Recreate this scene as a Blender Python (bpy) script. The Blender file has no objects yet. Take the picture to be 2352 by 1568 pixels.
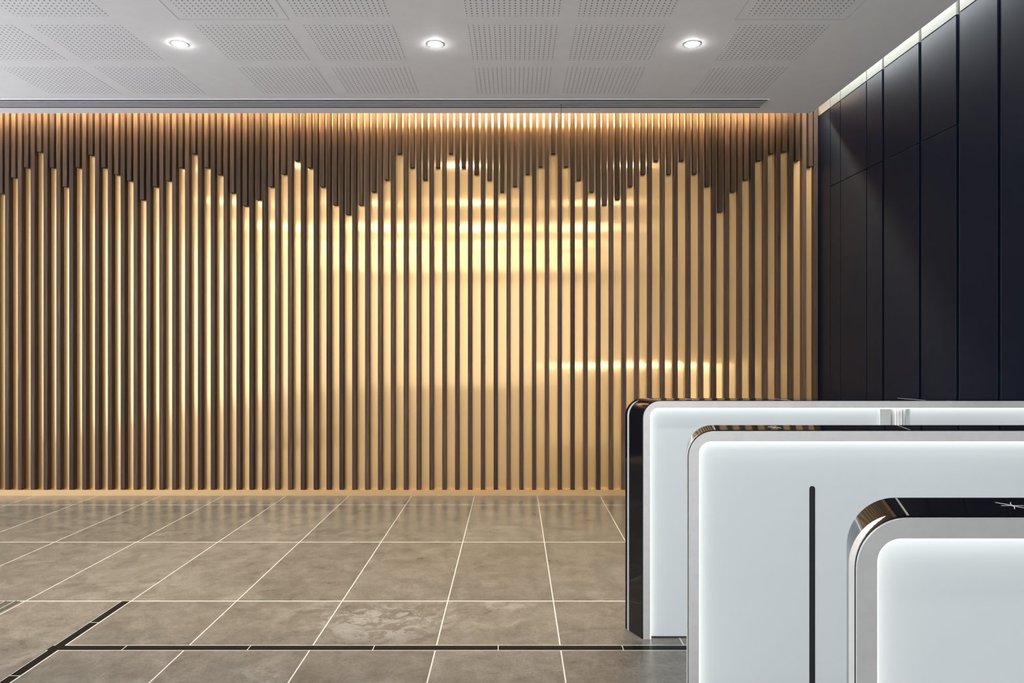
import bpy, bmesh, math, random
from mathutils import Vector, Matrix
random.seed(4)
S = bpy.context.scene
C = S.collection
F = 1650.0; CX = 1180.0; CY = 784.0; H = 1.474

# ------------------------------------------------------------ helpers
def link(o):
    C.objects.link(o); return o
def setp(o, label=None, category=None, kind=None, group=None):
    if label: o["label"] = label
    if category: o["category"] = category
    if kind: o["kind"] = kind
    if group: o["group"] = group
    return o
def mesh_obj(name, bm, mat=None, parent=None, smooth=False):
    bmesh.ops.recalc_face_normals(bm, faces=bm.faces[:])
    me = bpy.data.meshes.new(name); bm.to_mesh(me); bm.free()
    if smooth:
        for p in me.polygons: p.use_smooth = True
    o = bpy.data.objects.new(name, me)
    if mat: me.materials.append(mat)
    if parent: o.parent = parent
    return link(o)
def add_box(bm, x0, x1, y0, y1, z0, z1):
    v = [bm.verts.new(p) for p in ((x0,y0,z0),(x1,y0,z0),(x1,y1,z0),(x0,y1,z0),(x0,y0,z1),(x1,y0,z1),(x1,y1,z1),(x0,y1,z1))]
    for f in ((0,3,2,1),(4,5,6,7),(0,1,5,4),(1,2,6,5),(2,3,7,6),(3,0,4,7)):
        bm.faces.new([v[i] for i in f])
def box(name, x0, x1, y0, y1, z0, z1, mat=None, parent=None, bevel=0.0, origin=False):
    bm = bmesh.new()
    if origin:
        cx, cy, cz = (x0+x1)/2, (y0+y1)/2, z0
        add_box(bm, x0-cx, x1-cx, y0-cy, y1-cy, z0-cz, z1-cz)
    else:
        add_box(bm, x0, x1, y0, y1, z0, z1)
    if bevel:
        bmesh.ops.bevel(bm, geom=bm.edges[:], offset=bevel, segments=1, affect='EDGES')
    o = mesh_obj(name, bm, mat, parent)
    if origin: o.location = (cx, cy, cz)
    return o

class NT:
    def __init__(s, name):
        s.m = bpy.data.materials.new(name); s.m.use_nodes = True
        s.t = s.m.node_tree; s.n = s.t.nodes
        s.b = s.n["Principled BSDF"]
    def node(s, typ, **kw):
        n = s.n.new(typ)
        for k, v in kw.items(): setattr(n, k, v)
        return n
    def lk(s, a, b): s.t.links.new(a, b)
    def m_(s, op, a, b=None, c=None):
        n = s.node("ShaderNodeMath", operation=op)
        for i, x in enumerate((a, b, c)):
            if x is None: continue
            if isinstance(x, (int, float)): n.inputs[i].default_value = x
            else: s.lk(x, n.inputs[i])
        return n.outputs[0]
    def coords(s):
        tc = s.node("ShaderNodeTexCoord"); return tc.outputs["Object"]
    def xyz(s, v):
        n = s.node("ShaderNodeSeparateXYZ"); s.lk(v, n.inputs[0]); return n.outputs
    def mapping(s, v, scale=(1,1,1), loc=(0,0,0)):
        n = s.node("ShaderNodeMapping"); s.lk(v, n.inputs[0])
        n.inputs["Scale"].default_value = scale; n.inputs["Location"].default_value = loc
        return n.outputs[0]
    def noise(s, v, scale, detail=4, rough=.55, dist=0.0):
        n = s.node("ShaderNodeTexNoise"); s.lk(v, n.inputs["Vector"])
        n.inputs["Scale"].default_value = scale; n.inputs["Detail"].default_value = detail
        n.inputs["Roughness"].default_value = rough; n.inputs["Distortion"].default_value = dist
        return n.outputs["Fac"]
    def ramp(s, f, stops):
        n = s.node("ShaderNodeValToRGB"); s.lk(f, n.inputs[0])
        e = n.color_ramp.elements
        while len(e) < len(stops): e.new(.5)
        for el, (p, c) in zip(e, stops):
            el.position = p; el.color = (*c, 1) if len(c) == 3 else c
        return n.outputs[0]
    def mix(s, f, a, b, blend='MIX'):
        n = s.node("ShaderNodeMix", data_type='RGBA', blend_type=blend)
        for i, x in ((0, f), (6, a), (7, b)):
            if isinstance(x, (int, float)): n.inputs[i].default_value = x
            elif isinstance(x, tuple): n.inputs[i].default_value = (*x, 1)
            else: s.lk(x, n.inputs[i])
        return n.outputs[2]
    def bump(s, h, strength, dist=.01):
        n = s.node("ShaderNodeBump"); s.lk(h, n.inputs["Height"])
        n.inputs["Strength"].default_value = strength; n.inputs["Distance"].default_value = dist
        s.lk(n.outputs[0], s.b.inputs["Normal"])
    def set(s, bsdf=None, **kw):
        bsdf = bsdf or s.b
        for k, v in kw.items():
            k = k.replace("_", " ")
            i = bsdf.inputs[k]
            if isinstance(v, tuple): i.default_value = (*v, 1)
            elif isinstance(v, (int, float)): i.default_value = v
            else: s.lk(v, i)
        return s

# ------------------------------------------------------------ materials
def mat_plain(name, col, rough=.5, metal=0., **kw):
    n = NT(name)
    c = n.coords(); f = n.noise(c, 8, 3)
    n.set(Base_Color=n.mix(f, tuple(x*.95 for x in col), tuple(min(1, x*1.05) for x in col)), Roughness=rough, Metallic=metal, **kw)
    return n.m

CE = (.87,.88,.905)
M_ceil = mat_plain("painted_plaster", CE, .7)
M_white = mat_plain("white_trim", (.75,.75,.75), .5)
M_blackvoid = mat_plain("dark_void", (.010,.010,.012), .7)
M_black = mat_plain("black_glass", (.004,.004,.006), .06, Specular_IOR_Level=.22)
M_grout = mat_plain("joint_metal", (.45,.45,.45), .35, .6)
M_bars = mat_plain("grate_bars", (.17,.17,.16), .5, .3)

def wood():
    n = NT("walnut_wood")
    oi = n.node("ShaderNodeObjectInfo")
    c = n.coords()
    add = n.node("ShaderNodeVectorMath", operation='MULTIPLY_ADD')
    n.lk(oi.outputs["Random"], add.inputs[0]); add.inputs[1].default_value = (17, 23, 31); n.lk(c, add.inputs[2])
    v = add.outputs[0]
    g = n.noise(n.mapping(v, (60, 60, 1.6)), 1.0, 5, .6, 1.2)
    g2 = n.noise(n.mapping(v, (14, 14, .9)), 1.0, 3, .5, 2.0)
    col = n.ramp(g, [(.3, (.022,.013,.0085)), (.55, (.072,.043,.028)), (.75, (.150,.092,.060))])
    col = n.mix(n.m_('MULTIPLY', g2, .55), col, (.087,.054,.036))
    tone = n.m_('MULTIPLY_ADD', oi.outputs["Random"], .65, .62)
    cmb = n.node("ShaderNodeCombineColor")
    for i in range(3): n.lk(tone, cmb.inputs[i])
    col = n.mix(1.0, col, cmb.outputs[0], 'MULTIPLY')
    n.set(Base_Color=col, Roughness=.6, Specular_IOR_Level=.2)
    n.bump(g, .25, .002)
    return n.m
M_wood = wood()

def brass():
    n = NT("brushed_brass")
    c = n.coords()
    big = n.noise(n.mapping(c, (1.2, 1, .9)), 1.3, 2, .5)
    col = n.mix(big, (.78,.46,.185), (.85,.53,.235))
    t = n.node("ShaderNodeTangent", direction_type='UV_MAP')
    w = n.noise(n.mapping(c, (1.5, 1, .8)), 1.2, 1, .4)
    nb = n.node("ShaderNodeBump"); n.lk(w, nb.inputs["Height"]); nb.inputs["Strength"].default_value = .12; nb.inputs["Distance"].default_value = .012
    n.set(Base_Color=col, Metallic=.92, Roughness=.44, Anisotropic=.6, Tangent=t.outputs[0], Normal=nb.outputs[0])
    b2 = n.node("ShaderNodeBsdfPrincipled")
    n.set(b2, Base_Color=n.mix(.5, col, (1.0,.78,.46)), Metallic=1.0, Roughness=.14, Anisotropic=.99, Tangent=t.outputs[0], Normal=nb.outputs[0])
    ms = n.node("ShaderNodeMixShader"); ms.inputs[0].default_value = .36
    n.lk(n.b.outputs[0], ms.inputs[1]); n.lk(b2.outputs[0], ms.inputs[2])
    n.lk(ms.outputs[0], n.n["Material Output"].inputs[0])
    return n.m
M_brass = brass()
M_plinth = mat_plain("plinth_brass", (.60,.38,.17), .35, .6)

def perforated():
    n = NT("perforated_plaster")
    x, y, z = n.xyz(n.coords())
    p = .6/17
    fx = n.m_('SUBTRACT', n.m_('FRACT', n.m_('DIVIDE', n.m_('ADD', x, 3.0), p)), .5)
    fy = n.m_('SUBTRACT', n.m_('FRACT', n.m_('DIVIDE', n.m_('ADD', y, 3.0), p)), .5)
    d = n.m_('SQRT', n.m_('ADD', n.m_('MULTIPLY', fx, fx), n.m_('MULTIPLY', fy, fy)))
    h = n.m_('LESS_THAN', d, .165)
    n.set(Base_Color=n.mix(h, CE, (.16,.16,.165)), Roughness=.7)
    return n.m
M_perf = perforated()

def floor_mat():
    n = NT("limestone_tiles")
    c = n.coords(); x, y, z = n.xyz(c)
    tx = n.m_('DIVIDE', n.m_('ADD', x, 30.375), .6)
    ty = n.m_('DIVIDE', n.m_('ADD', y, 120-4.081), 1.2)
    def edge(t, size, w):
        f = n.m_('FRACT', t)
        dd = n.m_('MINIMUM', f, n.m_('SUBTRACT', 1.0, f))
        return n.m_('LESS_THAN', n.m_('MULTIPLY', dd, size), w)
    j = n.m_('MAXIMUM', edge(tx, .6, .0030), edge(ty, 1.2, .0048))
    cell = n.node("ShaderNodeCombineXYZ")
    n.lk(n.m_('FLOOR', tx), cell.inputs[0]); n.lk(n.m_('FLOOR', ty), cell.inputs[1])
    wn = n.node("ShaderNodeTexWhiteNoise", noise_dimensions='3D'); n.lk(cell.outputs[0], wn.inputs[0])
    off = n.node("ShaderNodeVectorMath", operation='MULTIPLY_ADD')
    n.lk(wn.outputs["Color"], off.inputs[0]); off.inputs[1].default_value = (9, 9, 9); n.lk(c, off.inputs[2])
    v = off.outputs[0]
    a0 = n.noise(v, 2.6, 5, .6, .6)
    a = n.noise(v, 7.0, 10, .74, .6)
    b = n.noise(v, 30, 6, .70, .4)
    f = n.noise(v, 85, 3, .6)
    col = n.ramp(a, [(.32, (.034,.031,.026)), (.5, (.094,.087,.076)), (.68, (.178,.167,.150))])
    col = n.mix(n.ramp(a0, [(.38, (0,0,0)), (.62, (.35,.35,.35))]), col, (.150,.142,.129))
    col = n.mix(n.ramp(b, [(.35, (0,0,0)), (.65, (.45,.45,.45))]), col, (.160,.150,.134))
    col = n.mix(n.ramp(f, [(.48, (0,0,0)), (.68, (.55,.55,.55))]), col, (.045,.040,.032))
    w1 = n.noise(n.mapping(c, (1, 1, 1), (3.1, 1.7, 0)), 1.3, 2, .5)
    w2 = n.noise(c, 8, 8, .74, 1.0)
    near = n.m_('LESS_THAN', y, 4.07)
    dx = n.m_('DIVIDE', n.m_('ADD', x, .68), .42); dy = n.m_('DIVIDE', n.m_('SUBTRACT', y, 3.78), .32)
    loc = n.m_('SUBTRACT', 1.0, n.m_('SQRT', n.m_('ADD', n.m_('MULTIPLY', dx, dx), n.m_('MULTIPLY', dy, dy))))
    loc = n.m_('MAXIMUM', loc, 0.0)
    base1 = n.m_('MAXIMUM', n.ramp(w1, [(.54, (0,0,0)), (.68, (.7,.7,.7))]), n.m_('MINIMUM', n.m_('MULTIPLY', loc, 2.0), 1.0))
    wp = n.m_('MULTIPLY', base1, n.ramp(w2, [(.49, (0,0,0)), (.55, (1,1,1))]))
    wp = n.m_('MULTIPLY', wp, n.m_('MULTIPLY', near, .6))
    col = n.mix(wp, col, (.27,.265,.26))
    tone = n.m_('MULTIPLY_ADD', wn.outputs["Value"], .26, .86)
    cmb = n.node("ShaderNodeCombineColor")
    for i in range(3): n.lk(tone, cmb.inputs[i])
    col = n.mix(1.0, col, cmb.outputs[0], 'MULTIPLY')
    col = n.mix(j, col, (.50,.49,.47))
    def band(s, a0, a1): return n.m_('MULTIPLY', n.m_('GREATER_THAN', s, a0), n.m_('LESS_THAN', s, a1))
    xr = n.m_('GREATER_THAN', x, -2.235)
    s1o = n.m_('MULTIPLY', band(y, 3.427, 3.490), xr); s1 = n.m_('MULTIPLY', band(y, 3.433, 3.484), xr)
    yl = n.m_('LESS_THAN', y, 4.081)
    s2o = n.m_('MULTIPLY', band(x, -2.228, -2.176), yl); s2 = n.m_('MULTIPLY', band(x, -2.225, -2.179), yl)
    tick = n.m_('SUBTRACT', 1.0, edge(n.m_('ADD', tx, .5), .6, .0022))
    tick2 = n.m_('SUBTRACT', 1.0, edge(n.m_('DIVIDE', n.m_('ADD', y, 60-3.77), .6), .6, .0022))
    col = n.mix(n.m_('MAXIMUM', s1o, s2o), col, (.42,.41,.39))
    blk = n.m_('MAXIMUM', n.m_('MULTIPLY', s1, tick), n.m_('MULTIPLY', s2, tick2))
    col = n.mix(blk, col, (.004,.0045,.005))
    rough = n.m_('MULTIPLY_ADD', a, .10, .24)
    spec = n.m_('MULTIPLY_ADD', blk, -.34, .38)
    n.set(Base_Color=col, Roughness=rough, Specular_IOR_Level=spec)
    return n.m
M_floor = floor_mat()

def steel():
    n = NT("brushed_steel")
    c = n.coords()
    g = n.noise(n.mapping(c, (3, 3, 3)), 12, 4, .6)
    n.set(Base_Color=n.mix(g, (.74,.74,.73), (.88,.88,.86)), Metallic=.62, Roughness=.40)
    return n.m
M_steel = steel()
M_navy = mat_plain("navy_lacquer", (.0017,.0042,.0112), .42, 0., Specular_IOR_Level=.14)
M_cove_glow = mat_plain("painted_cove_glow", (.12,.12,.108), .6, Specular_IOR_Level=.1)  # cove glow on the dark upper panels, put into a paler base colour
M_rear = mat_plain("rear_wall_plaster", (.62,.61,.60), .6)
def emis(name, col, st):
    n = NT(name); n.set(Base_Color=(.9,.9,.9)); n.b.inputs["Emission Color"].default_value = (*col, 1)
    n.b.inputs["Emission Strength"].default_value = st; return n.m
M_led = emis("led_diffuser", (1.0,.99,.94), 2.2)
M_led_bright = emis("led_diffuser_bright", (1.0,.95,.86), 50)
M_lamp = emis("lamp_lens", (1,.98,.95), 200.0)
def backlit():
    n = NT("backlit_white_glass"); c = n.coords()
    g = n.noise(c, 2.0, 2)
    n.set(Base_Color=(.365,.40,.41), Roughness=.4, Specular_IOR_Level=.25)
    n.b.inputs["Emission Color"].default_value = (.94,.985,1.0, 1)
    n.lk(n.m_('MULTIPLY_ADD', g, .03, .12), n.b.inputs["Emission Strength"])
    return n.m
M_glow = backlit()

# ------------------------------------------------------------ room shell
YW = 6.93; YS = 6.87; XW = 2.915; ZC = H+2.134; YE = 6.72; XE = 2.78; ZT = 4.05
XL = -7.0; YB = -8.0
box("floor", XL, XW+.2, YB, YW+.1, -.1, 0, M_floor)["kind"] = "structure"
bm = bmesh.new(); add_box(bm, XL, XW, YW, YW+.1, 0, ZT)
uv = bm.loops.layers.uv.new("UVMap")
for f in bm.faces:
    for l in f.loops: l[uv].uv = (l.vert.co.x, l.vert.co.z)
wb = mesh_obj("wall_back", bm, M_brass); wb["kind"] = "structure"
box("baseboard_back", XL, XW-.002, YS, YW, 0, .055, M_plinth)["kind"] = "structure"
box("wall_right", XW+.02, XW+.15, YB, YW+.1, 0, ZT, M_blackvoid)["kind"] = "structure"
box("wall_rear", XL, XW+.15, YB-.1, YB, 0, ZT, M_rear)["kind"] = "structure"
box("ceiling", XL, XE, YB, YE, ZC, ZC+.06, M_ceil)["kind"] = "structure"
box("trim_1", XL, XW+.15, YB, YW+.1, ZT, ZT+.06, M_ceil)["kind"] = "structure"
box("trim_4", XL, 2.72, YE-.05, YE-.03, ZC+.06, ZT, M_ceil)["kind"] = "structure"  # this and the next two: unseen boards added to block leaking cove light
box("trim_5", 2.72, 2.74, YB, YE-.03, ZC+.06, ZT, M_ceil)["kind"] = "structure"
box("trim_6", 2.72, 2.74, YE-.03, YS-.01, ZC+.10, ZT, M_ceil)["kind"] = "structure"

def Yof(px): return XW*F/(px-CX)
joints = [(YW, 0), (Yof(1907), .006), (Yof(1930), .006), (Yof(1990), .007), (Yof(2028), .016), (Yof(2113), .018),
          (Yof(2200), .020), (Yof(2295), .018), (3.90, .018), (3.40, .018), (2.90, .018), (2.40, .018), (1.6, .018), (.8,.018), (0,.018)]
zs_j = 2.901; zt_j = 3.625
for i in range(len(joints)-1):
    y1 = joints[i][0]-joints[i][1]; y0 = joints[i+1][0]+joints[i+1][1]
    split = 1 <= i <= 5
    rows = [(0.0, zs_j-.003), (zs_j+.003, zt_j-.004)] if split else [(0.0, zt_j-.004)]
    for (a, b) in rows:
        o = box("wall_panel", XW, XW+.02, y0, y1, a, b, M_navy, bevel=.0015, origin=True)
        setp(o, "dark navy lacquered cladding panel on the side wall", "wall panel", group="navy cladding panels on the side wall")
    o = box("cove_panel", XW, XW+.02, y0, y1, zt_j+.004, ZT, M_cove_glow, origin=True)
    setp(o, "upper wall panel with cove glow painted in as cream", "wall panel", group="upper cladding panels with painted cove glow")

# ------------------------------------------------------------ slats
shortY = [444,407,384,348,384,428,384,355,384,400,414,458,428,414,384,352,384,400,442,472,458,428,399,368,384,428,470,492,470,440,412,
 352,384,412,384,352,384,399,412,440,427,399,382,352,382,412,440,470,457,427,399,368,399,368,398,427,486,440,412,368,352,347,368,382]
HW = .0195
def slat(px, z0, short):
    X = (px-CX)/F*YS
    zt = 3.74
    o = box("wooden_slat", X-HW, X+HW, YS, YW, z0, zt, M_wood, bevel=.0015, origin=True)
    if short: setp(o, "short dark walnut slat hanging from the ceiling cove against brass wall", "wooden slat", group="short hanging walnut slats")
    else: setp(o, "full-height dark walnut slat standing on the brass plinth", "wooden slat", group="full-height walnut slats")
for i in range(-6, 64):
    px = 1035+29.55*(i-35)
    yb = shortY[i] if i >= 0 else shortY[-i*2]
    slat(px, H+(CY-yb)/F*YS, True)
    slat(px+14.75-29.5, .057, False)
slat(1874.3, .057, False)

# ------------------------------------------------------------ ceiling items
cols = [-3.99,-3.26,-2.15,-1.42,-.31,.42,1.53]
for yc in (5.89, 5.15, 4.41, 3.67):
    for x0 in cols:
        o = box("perforated_ceiling_panel", x0, x0+.605, yc-.3, yc+.3, ZC-.0008, ZC, M_perf, origin=True)
        setp(o, "square white perforated acoustic ceiling panel", "ceiling panel", group="perforated acoustic ceiling panels")
M_line = mat_plain("shadow_gap", (.45,.45,.47), .8)
for ti, (a, b) in enumerate(((1.466, 2.20), (-2.22, -1.487))):
    bm = bmesh.new(); y1 = 4.765; y0 = 4.035; w = .003; z0, z1 = ZC-.0008, ZC
    add_box(bm, a, b, y1-w, y1, z0, z1); add_box(bm, a, b, y0, y0+w, z0, z1)
    add_box(bm, a, a+w, y0+w, y1-w, z0, z1); add_box(bm, b-w, b, y0+w, y1-w, z0, z1)
    mesh_obj("trim_%d" % (ti+2), bm, M_line)["kind"] = "structure"

df = bpy.data.objects.new("air_diffuser", None); link(df); df.location = (0, 0, 0)
setp(df, "long white linear slot air diffuser set into the ceiling", "air vent")
bx0, bx1, by0, by1 = XL, 2.256, 6.325, 6.565
box("slot", bx0+.01, bx1-.01, by0+.01, by1-.01, ZC-.003, ZC, M_blackvoid, df)
bm = bmesh.new()
add_box(bm, bx0, bx1, by0, by0+.012, ZC-.0045, ZC); add_box(bm, bx0, bx1, by1-.012, by1, ZC-.0045, ZC)
add_box(bm, bx1-.012, bx1, by0+.012, by1-.012, ZC-.0045, ZC); add_box(bm, bx0, bx0+.012, by0+.012, by1-.012, ZC-.0045, ZC)
mesh_obj("frame", bm, M_ceil, df)
n_s = 5; pitch = (by1-by0-.024)/n_s
for k in range(1, n_s):
    yc = by0+.012+k*pitch
    box("blade", bx0+.012, bx1-.012, yc-.009, yc+.009, ZC-.0045, ZC-.003, M_ceil, df)
bm = bmesh.new(); xc = (1288-CX)/F*6.5
r = bmesh.ops.create_cone(bm, cap_ends=True, segments=8, radius1=.0018, radius2=.0018, depth=.17)
bmesh.ops.translate(bm, verts=r['verts'], vec=(0, 0, -.085))
o = mesh_obj("hanging_cable", bm, M_blackvoid); o.location = (xc, 6.44, ZC-.003); setp(o, "thin loose black cable hanging from the air diffuser", "cable")

def ring(bm, r0, r1, z0, z1, seg=32):
    pts = []
    for i in range(seg):
        a = 2*math.pi*i/seg; c, s = math.cos(a), math.sin(a)
        pts.append([bm.verts.new((r0*c, r0*s, z1)), bm.verts.new((r0*c, r0*s, z0)), bm.verts.new((r1*c, r1*s, z0)), bm.verts.new((r1*c, r1*s, z1))])
    for i in range(seg):
        a, b = pts[i], pts[(i+1) % seg]
        for k in range(4): bm.faces.new((a[k], b[k], b[(k+1) % 4], a[(k+1) % 4]))
bm = bmesh.new(); ring(bm, .050, .056, -.0025, 0); trim0 = mesh_obj("trim_ring", bm, M_white, smooth=False)
bm = bmesh.new(); bmesh.ops.create_uvsphere(bm, u_segments=32, v_segments=12, radius=.048)
bmesh.ops.scale(bm, vec=(1, 1, .19), verts=bm.verts[:])
lens0 = mesh_obj("lens", bm, M_lamp, smooth=True)
first = True
for Y in (5.155, 2.85, .55, -1.75, -4.05, -6.35):
    for X in (-4.24, -2.396, -.562, 1.281):
        e = bpy.data.objects.new("downlight", None); link(e); e.location = (X, Y, ZC)
        setp(e, "small round recessed ceiling downlight, switched on", "ceiling light", group="recessed downlights")
        t = trim0 if first else trim0.copy(); l = lens0 if first else lens0.copy()
        if not first: C.objects.link(t); C.objects.link(l)
        first = False
        t.parent = e; l.parent = e; l.location = (0, 0, -.001)
        ld = bpy.data.lights.new("downlight_beam", 'SPOT')
        if Y > 4: ld.energy = 70; ld.spot_size = math.radians(150); ld.spot_blend = .9
        elif Y > 2: ld.energy = 65; ld.spot_size = math.radians(130); ld.spot_blend = .9
        else: ld.energy = 13; ld.spot_size = math.radians(179); ld.spot_blend = .08
        ld.shadow_soft_size = .045; ld.color = (1, .98, .95)
        lo = bpy.data.objects.new("lamp_beam", ld); link(lo); lo.parent = e; lo.location = (0, 0, -.014)

# ------------------------------------------------------------ floor grate
g = bpy.data.objects.new("floor_grate", None); link(g)
setp(g, "black metal bar grate set in the stone floor", "floor grate")
box("tray", -3.6, -2.80, 1.5, 4.075, 0, .002, M_blackvoid, g)
bm = bmesh.new()
for k in range(14):
    x = -3.6+.03+k*.057
    add_box(bm, x, x+.010, 1.5, 4.075, .002, .005)
mesh_obj("bars", bm, M_bars, g)

# ------------------------------------------------------------ security gates
R = .086; RIM = .034; ZG = H-.295; XR = 2.84; T = .142
def path(xl, xr, zt, r, seg=14):
    p = [(xl, 0.0)]
    for i in range(seg+1):
        a = math.pi-(math.pi/2)*i/seg
        p.append((xl+r+r*math.cos(a), zt-r+r*math.sin(a)))
    for i in range(seg+1):
        a = math.pi/2-(math.pi/2)*i/seg
        p.append((xr-r+r*math.cos(a), zt-r+r*math.sin(a)))
    p.append((xr, 0.0)); return p
def loft(bm, rings, closed=False):
    vs = [[bm.verts.new(c) for c in rr] for rr in rings]
    n = len(vs)
    for k in range(n if closed else n-1):
        a, b = vs[k], vs[(k+1) % n]
        for i in range(len(a)-1): bm.faces.new((a[i], a[i+1], b[i+1], b[i]))
    return vs
def inset(xl, d): return path(xl+d, XR-d, ZG-d, R if d == 0 else .040-(d-RIM))
def at(p, y): return [(x, y, z) for x, z in p]

def frame(e, xl, y0, y1):
    a = inset(xl, 0); b = inset(xl, RIM)
    bm = bmesh.new()
    vs = loft(bm, [at(a, y0), at(b, y0), at(b, y1), at(a, y1)], closed=True)
    for i in (0, -1): bm.faces.new([v[i] for v in vs])
    return mesh_obj("frame", bm, M_steel, e)
def led(e, xl, y0, y1, m):
    a = inset(xl, RIM); b = inset(xl, RIM+.005)
    bm = bmesh.new(); loft(bm, [at(a, y0), at(b, y0), at(b, y1), at(a, y1)], closed=True)
    return mesh_obj("light_strip", bm, m, e)
def panel(e, xl, y0, y1, xa=None, xb=None):
    p = inset(xl, RIM)
    if xa is not None or xb is not None:
        lo = -9 if xa is None else xa; hi = 9 if xb is None else xb
        q = []
        for x, z in p:
            x2 = min(max(x, lo), hi); q.append((x2, z if x2 == x else (0 if z == 0 else ZG-RIM)))
        p = []
        for c in q:
            if not p or (abs(c[0]-p[-1][0])+abs(c[1]-p[-1][1])) > 1e-6: p.append(c)
    p = [(x, max(z, .004)) for x, z in p]
    bm = bmesh.new()
    f = [bm.verts.new(c) for c in at(p, y0)]; bk = [bm.verts.new(c) for c in at(p, y1)]
    bm.faces.new(f); bm.faces.new(bk[::-1])
    for i in range(len(f)): bm.faces.new((f[i], f[(i+1) % len(f)], bk[(i+1) % len(f)], bk[i]))
    return mesh_obj("glass_panel", bm, M_glow, e)

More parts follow.
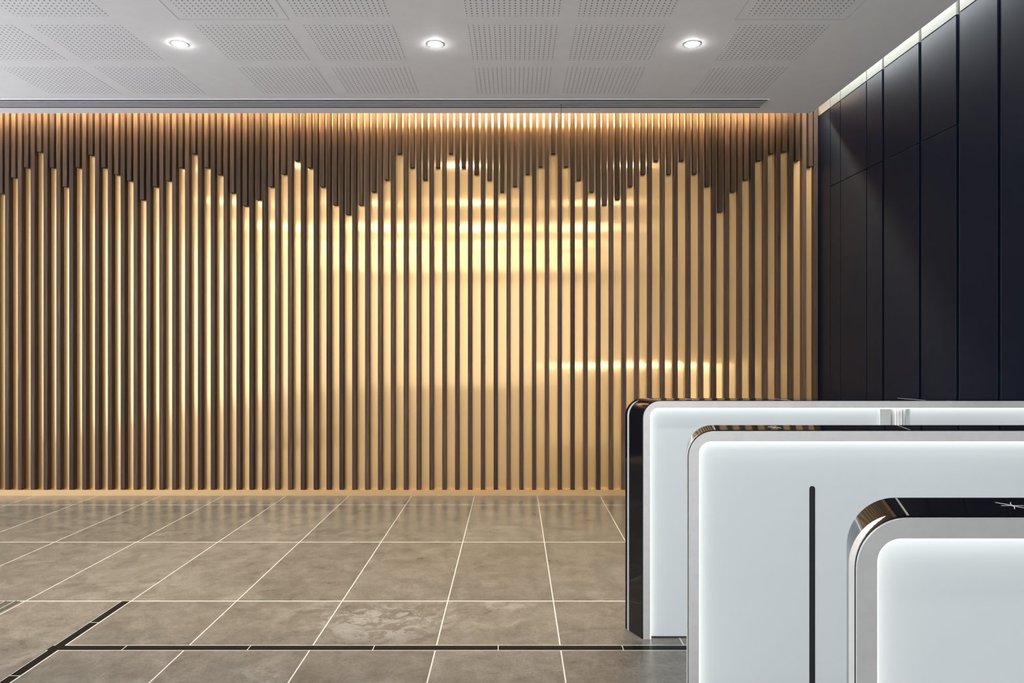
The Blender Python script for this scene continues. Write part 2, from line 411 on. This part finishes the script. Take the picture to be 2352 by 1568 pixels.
def gate(Yn, xl, skew, label, rear_led):
    e = bpy.data.objects.new("security_gate", None); link(e)
    e.location = (xl+(XR-xl)/2, Yn+T/2, 0)
    parts = []
    Yb = Yn+T; dep = .030; xb = xl+skew
    parts.append(frame(e, xl, Yn, Yn+dep)); parts.append(frame(e, xb+.004, Yb-dep, Yb))
    parts.append(led(e, xl, Yn+.006, Yn+.022, M_led)); parts.append(led(e, xb, Yb-.022, Yb-.006, rear_led))
    parts.append(panel(e, xl, Yn+dep, Yn+dep+.012, xb=1.815))
    parts.append(panel(e, xl, Yn+dep, Yn+dep+.012, xa=1.98))
    parts.append(panel(e, xb, Yb-dep-.012, Yb-dep, xb=1.815))
    parts.append(panel(e, xb, Yb-dep-.012, Yb-dep, xa=1.98))
    def lf(y): return xl+skew*(y-Yn)/T
    y0, y1 = Yn+.005, Yb+.0005
    o0, o1 = lf(y0), lf(y1)
    def outp(x, d): return path(x-d, XR+d, ZG+d, R+d)
    bm = bmesh.new()
    vs = loft(bm, [at(outp(o0, .0035), y0), at(outp(o1, .0035), y1), at(outp(o1, .0005), y1), at(outp(o0, .0005), y0)], closed=True)
    for i in (0, -1): bm.faces.new([v[i] for v in vs])
    c = mesh_obj("cover", bm, M_black, e); c["label"] = "glossy black glass cover"
    for p in c.data.polygons: p.use_smooth = True
    c.data.set_sharp_from_angle(angle=math.radians(35))
    parts.append(c)
    for jx in (.088, .73, 1.40):
        bm = bmesh.new(); w = .0018; z = ZG+.0036
        a = [(xl+jx-w, y0, z), (xl+jx+w, y0, z), (lf(y1)+jx+w, y1, z), (lf(y1)+jx-w, y1, z)]
        lo = [bm.verts.new(v) for v in a]; hi = [bm.verts.new((v[0], v[1], z+.0006)) for v in a]
        bm.faces.new(lo); bm.faces.new(hi)
        for i in range(4): bm.faces.new((lo[i], lo[(i+1) % 4], hi[(i+1) % 4], hi[i]))
        parts.append(mesh_obj("joint_strip", bm, M_grout, e))
    bm = bmesh.new(); mx, my, z = .886, Yn+.077, ZG+.0036
    def stroke(p):
        for (ax, ay), (bx, by) in zip(p, p[1:]):
            d = Vector((bx-ax, by-ay)).normalized(); nx, ny = -d.y*.0005, d.x*.0005
            lo = [bm.verts.new((mx+u, my+v, z)) for u, v in ((ax+nx, ay+ny), (bx+nx, by+ny), (bx-nx, by-ny), (ax-nx, ay-ny))]
            hi = [bm.verts.new((q.co.x, q.co.y, z+.0004)) for q in lo]
            bm.faces.new(lo); bm.faces.new(hi)
            for i in range(4): bm.faces.new((lo[i], lo[(i+1) % 4], hi[(i+1) % 4], hi[i]))
    arc = [(-.014, .025), (-.006, .014), (-.0015, .005), (-.0015, -.005), (-.006, -.014), (-.014, -.025)]
    stroke(arc); stroke([(-u, v) for u, v in arc])
    stroke([(-.020, 0), (-.002, 0)]); stroke([(.002, 0), (.020, 0)])
    parts.append(mesh_obj("symbol_mark", bm, M_white, e))
    for yy0, yy1 in ((Yn+dep-.0015, Yn+dep), (Yb-dep, Yb-dep+.0015)):
        bm = bmesh.new(); hw = .0094; zt = .993; xs = .994
        pts = [(xs-hw, .004)]+[(xs-hw*math.cos(math.pi*i/12), zt-hw+hw*math.sin(math.pi*i/12)) for i in range(13)]+[(xs+hw, .004)]
        f = [bm.verts.new((x, yy0, z)) for x, z in pts]; k = [bm.verts.new((x, yy1, z)) for x, z in pts]
        bm.faces.new(f); bm.faces.new(k)
        for i in range(len(f)): bm.faces.new((f[i], f[(i+1) % len(f)], k[(i+1) % len(f)], k[i]))
        parts.append(mesh_obj("wing_slot", bm, M_blackvoid, e))
    parts.append(box("hinge_plate", 1.815, 1.868, Yn+.006, Yb-.006, 0.004, ZG-RIM, M_steel, e, bevel=.001))
    bm = bmesh.new(); rc = .042; pc = (1.9235, Yn+.055)
    segs = 64; lo, hi = [], []
    for i in range(segs):
        a = 2*math.pi*i/segs; rr = rc if i % 4 else rc-.003
        lo.append(bm.verts.new((pc[0]+rr*math.cos(a), pc[1]+rr*math.sin(a), 0.004))); hi.append(bm.verts.new((pc[0]+rr*math.cos(a), pc[1]+rr*math.sin(a), ZG-RIM)))
    bm.faces.new(lo); bm.faces.new(hi)
    for i in range(segs): bm.faces.new((lo[i], lo[(i+1) % segs], hi[(i+1) % segs], hi[i]))
    parts.append(mesh_obj("hinge_post", bm, M_steel, e))
    parts.append(box("hinge_back", 1.868, 1.98, Yb-.05, Yb-.02, 0.004, ZG-RIM, M_steel, e))
    parts.append(box("base", max(xl, xb)+RIM, XR-RIM, Yn+.02, Yb-.02, 0, .004, M_blackvoid, e))
    for p in parts:
        p.data.transform(Matrix.Translation(-e.location))
    setp(e, label, "security gate", group="security gates in a row")
gate(3.556, .642, -.064, "glowing white glass security gate with a wide glossy black side", M_led_bright)
gate(2.363, .576, .030, "glowing white glass security gate with narrow slot, between two others", M_led)
gate(1.199, .573, .052, "glowing white glass security gate, rounded black top, steel rim", M_led)

# ------------------------------------------------------------ lights
def area(name, loc, sx, sy, energy, col, rot=(0,0,0)):
    ld = bpy.data.lights.new(name, 'AREA'); ld.shape = 'RECTANGLE'; ld.size = sx; ld.size_y = sy
    ld.energy = energy; ld.color = col
    o = bpy.data.objects.new(name, ld); link(o); o.location = loc; o.rotation_euler = rot
    return o
area("cove_light", ((XL+2.65)/2, 6.90, 3.80), 2.65-XL, .05, 370, (1.0,.81,.49))
area("cove_light", ((XL+2.65)/2, 6.80, 3.98), 2.65-XL, .06, 18, (1.0,.82,.52))
area("cove_light", (2.83, 1.5, 3.98), .05, 10.5, 100, (.98,1.0,.97))
area("rear_fill_light", (-.6, YB+.1, 1.7), 6.8, 3.2, 55, (.97,.98,1.0), (math.radians(90), 0, 0))  # added fill light before the closed rear wall, no window modelled there

w = bpy.data.worlds.new("World"); S.world = w; w.use_nodes = True
bg = w.node_tree.nodes["Background"]; bg.inputs[0].default_value = (.82,.89,1.0,1); bg.inputs[1].default_value = 2.25

cam = bpy.data.cameras.new("Camera"); cam.lens = 36*F/2352; cam.sensor_width = 36; cam.shift_x = -4/2352
co = bpy.data.objects.new("Camera", cam); link(co); co.location = (0, 0, H); co.rotation_euler = (math.pi/2, 0, 0)
cam.clip_start = .05
S.camera = co
S.view_settings.view_transform = 'Standard'
S.view_settings.exposure = 0.9
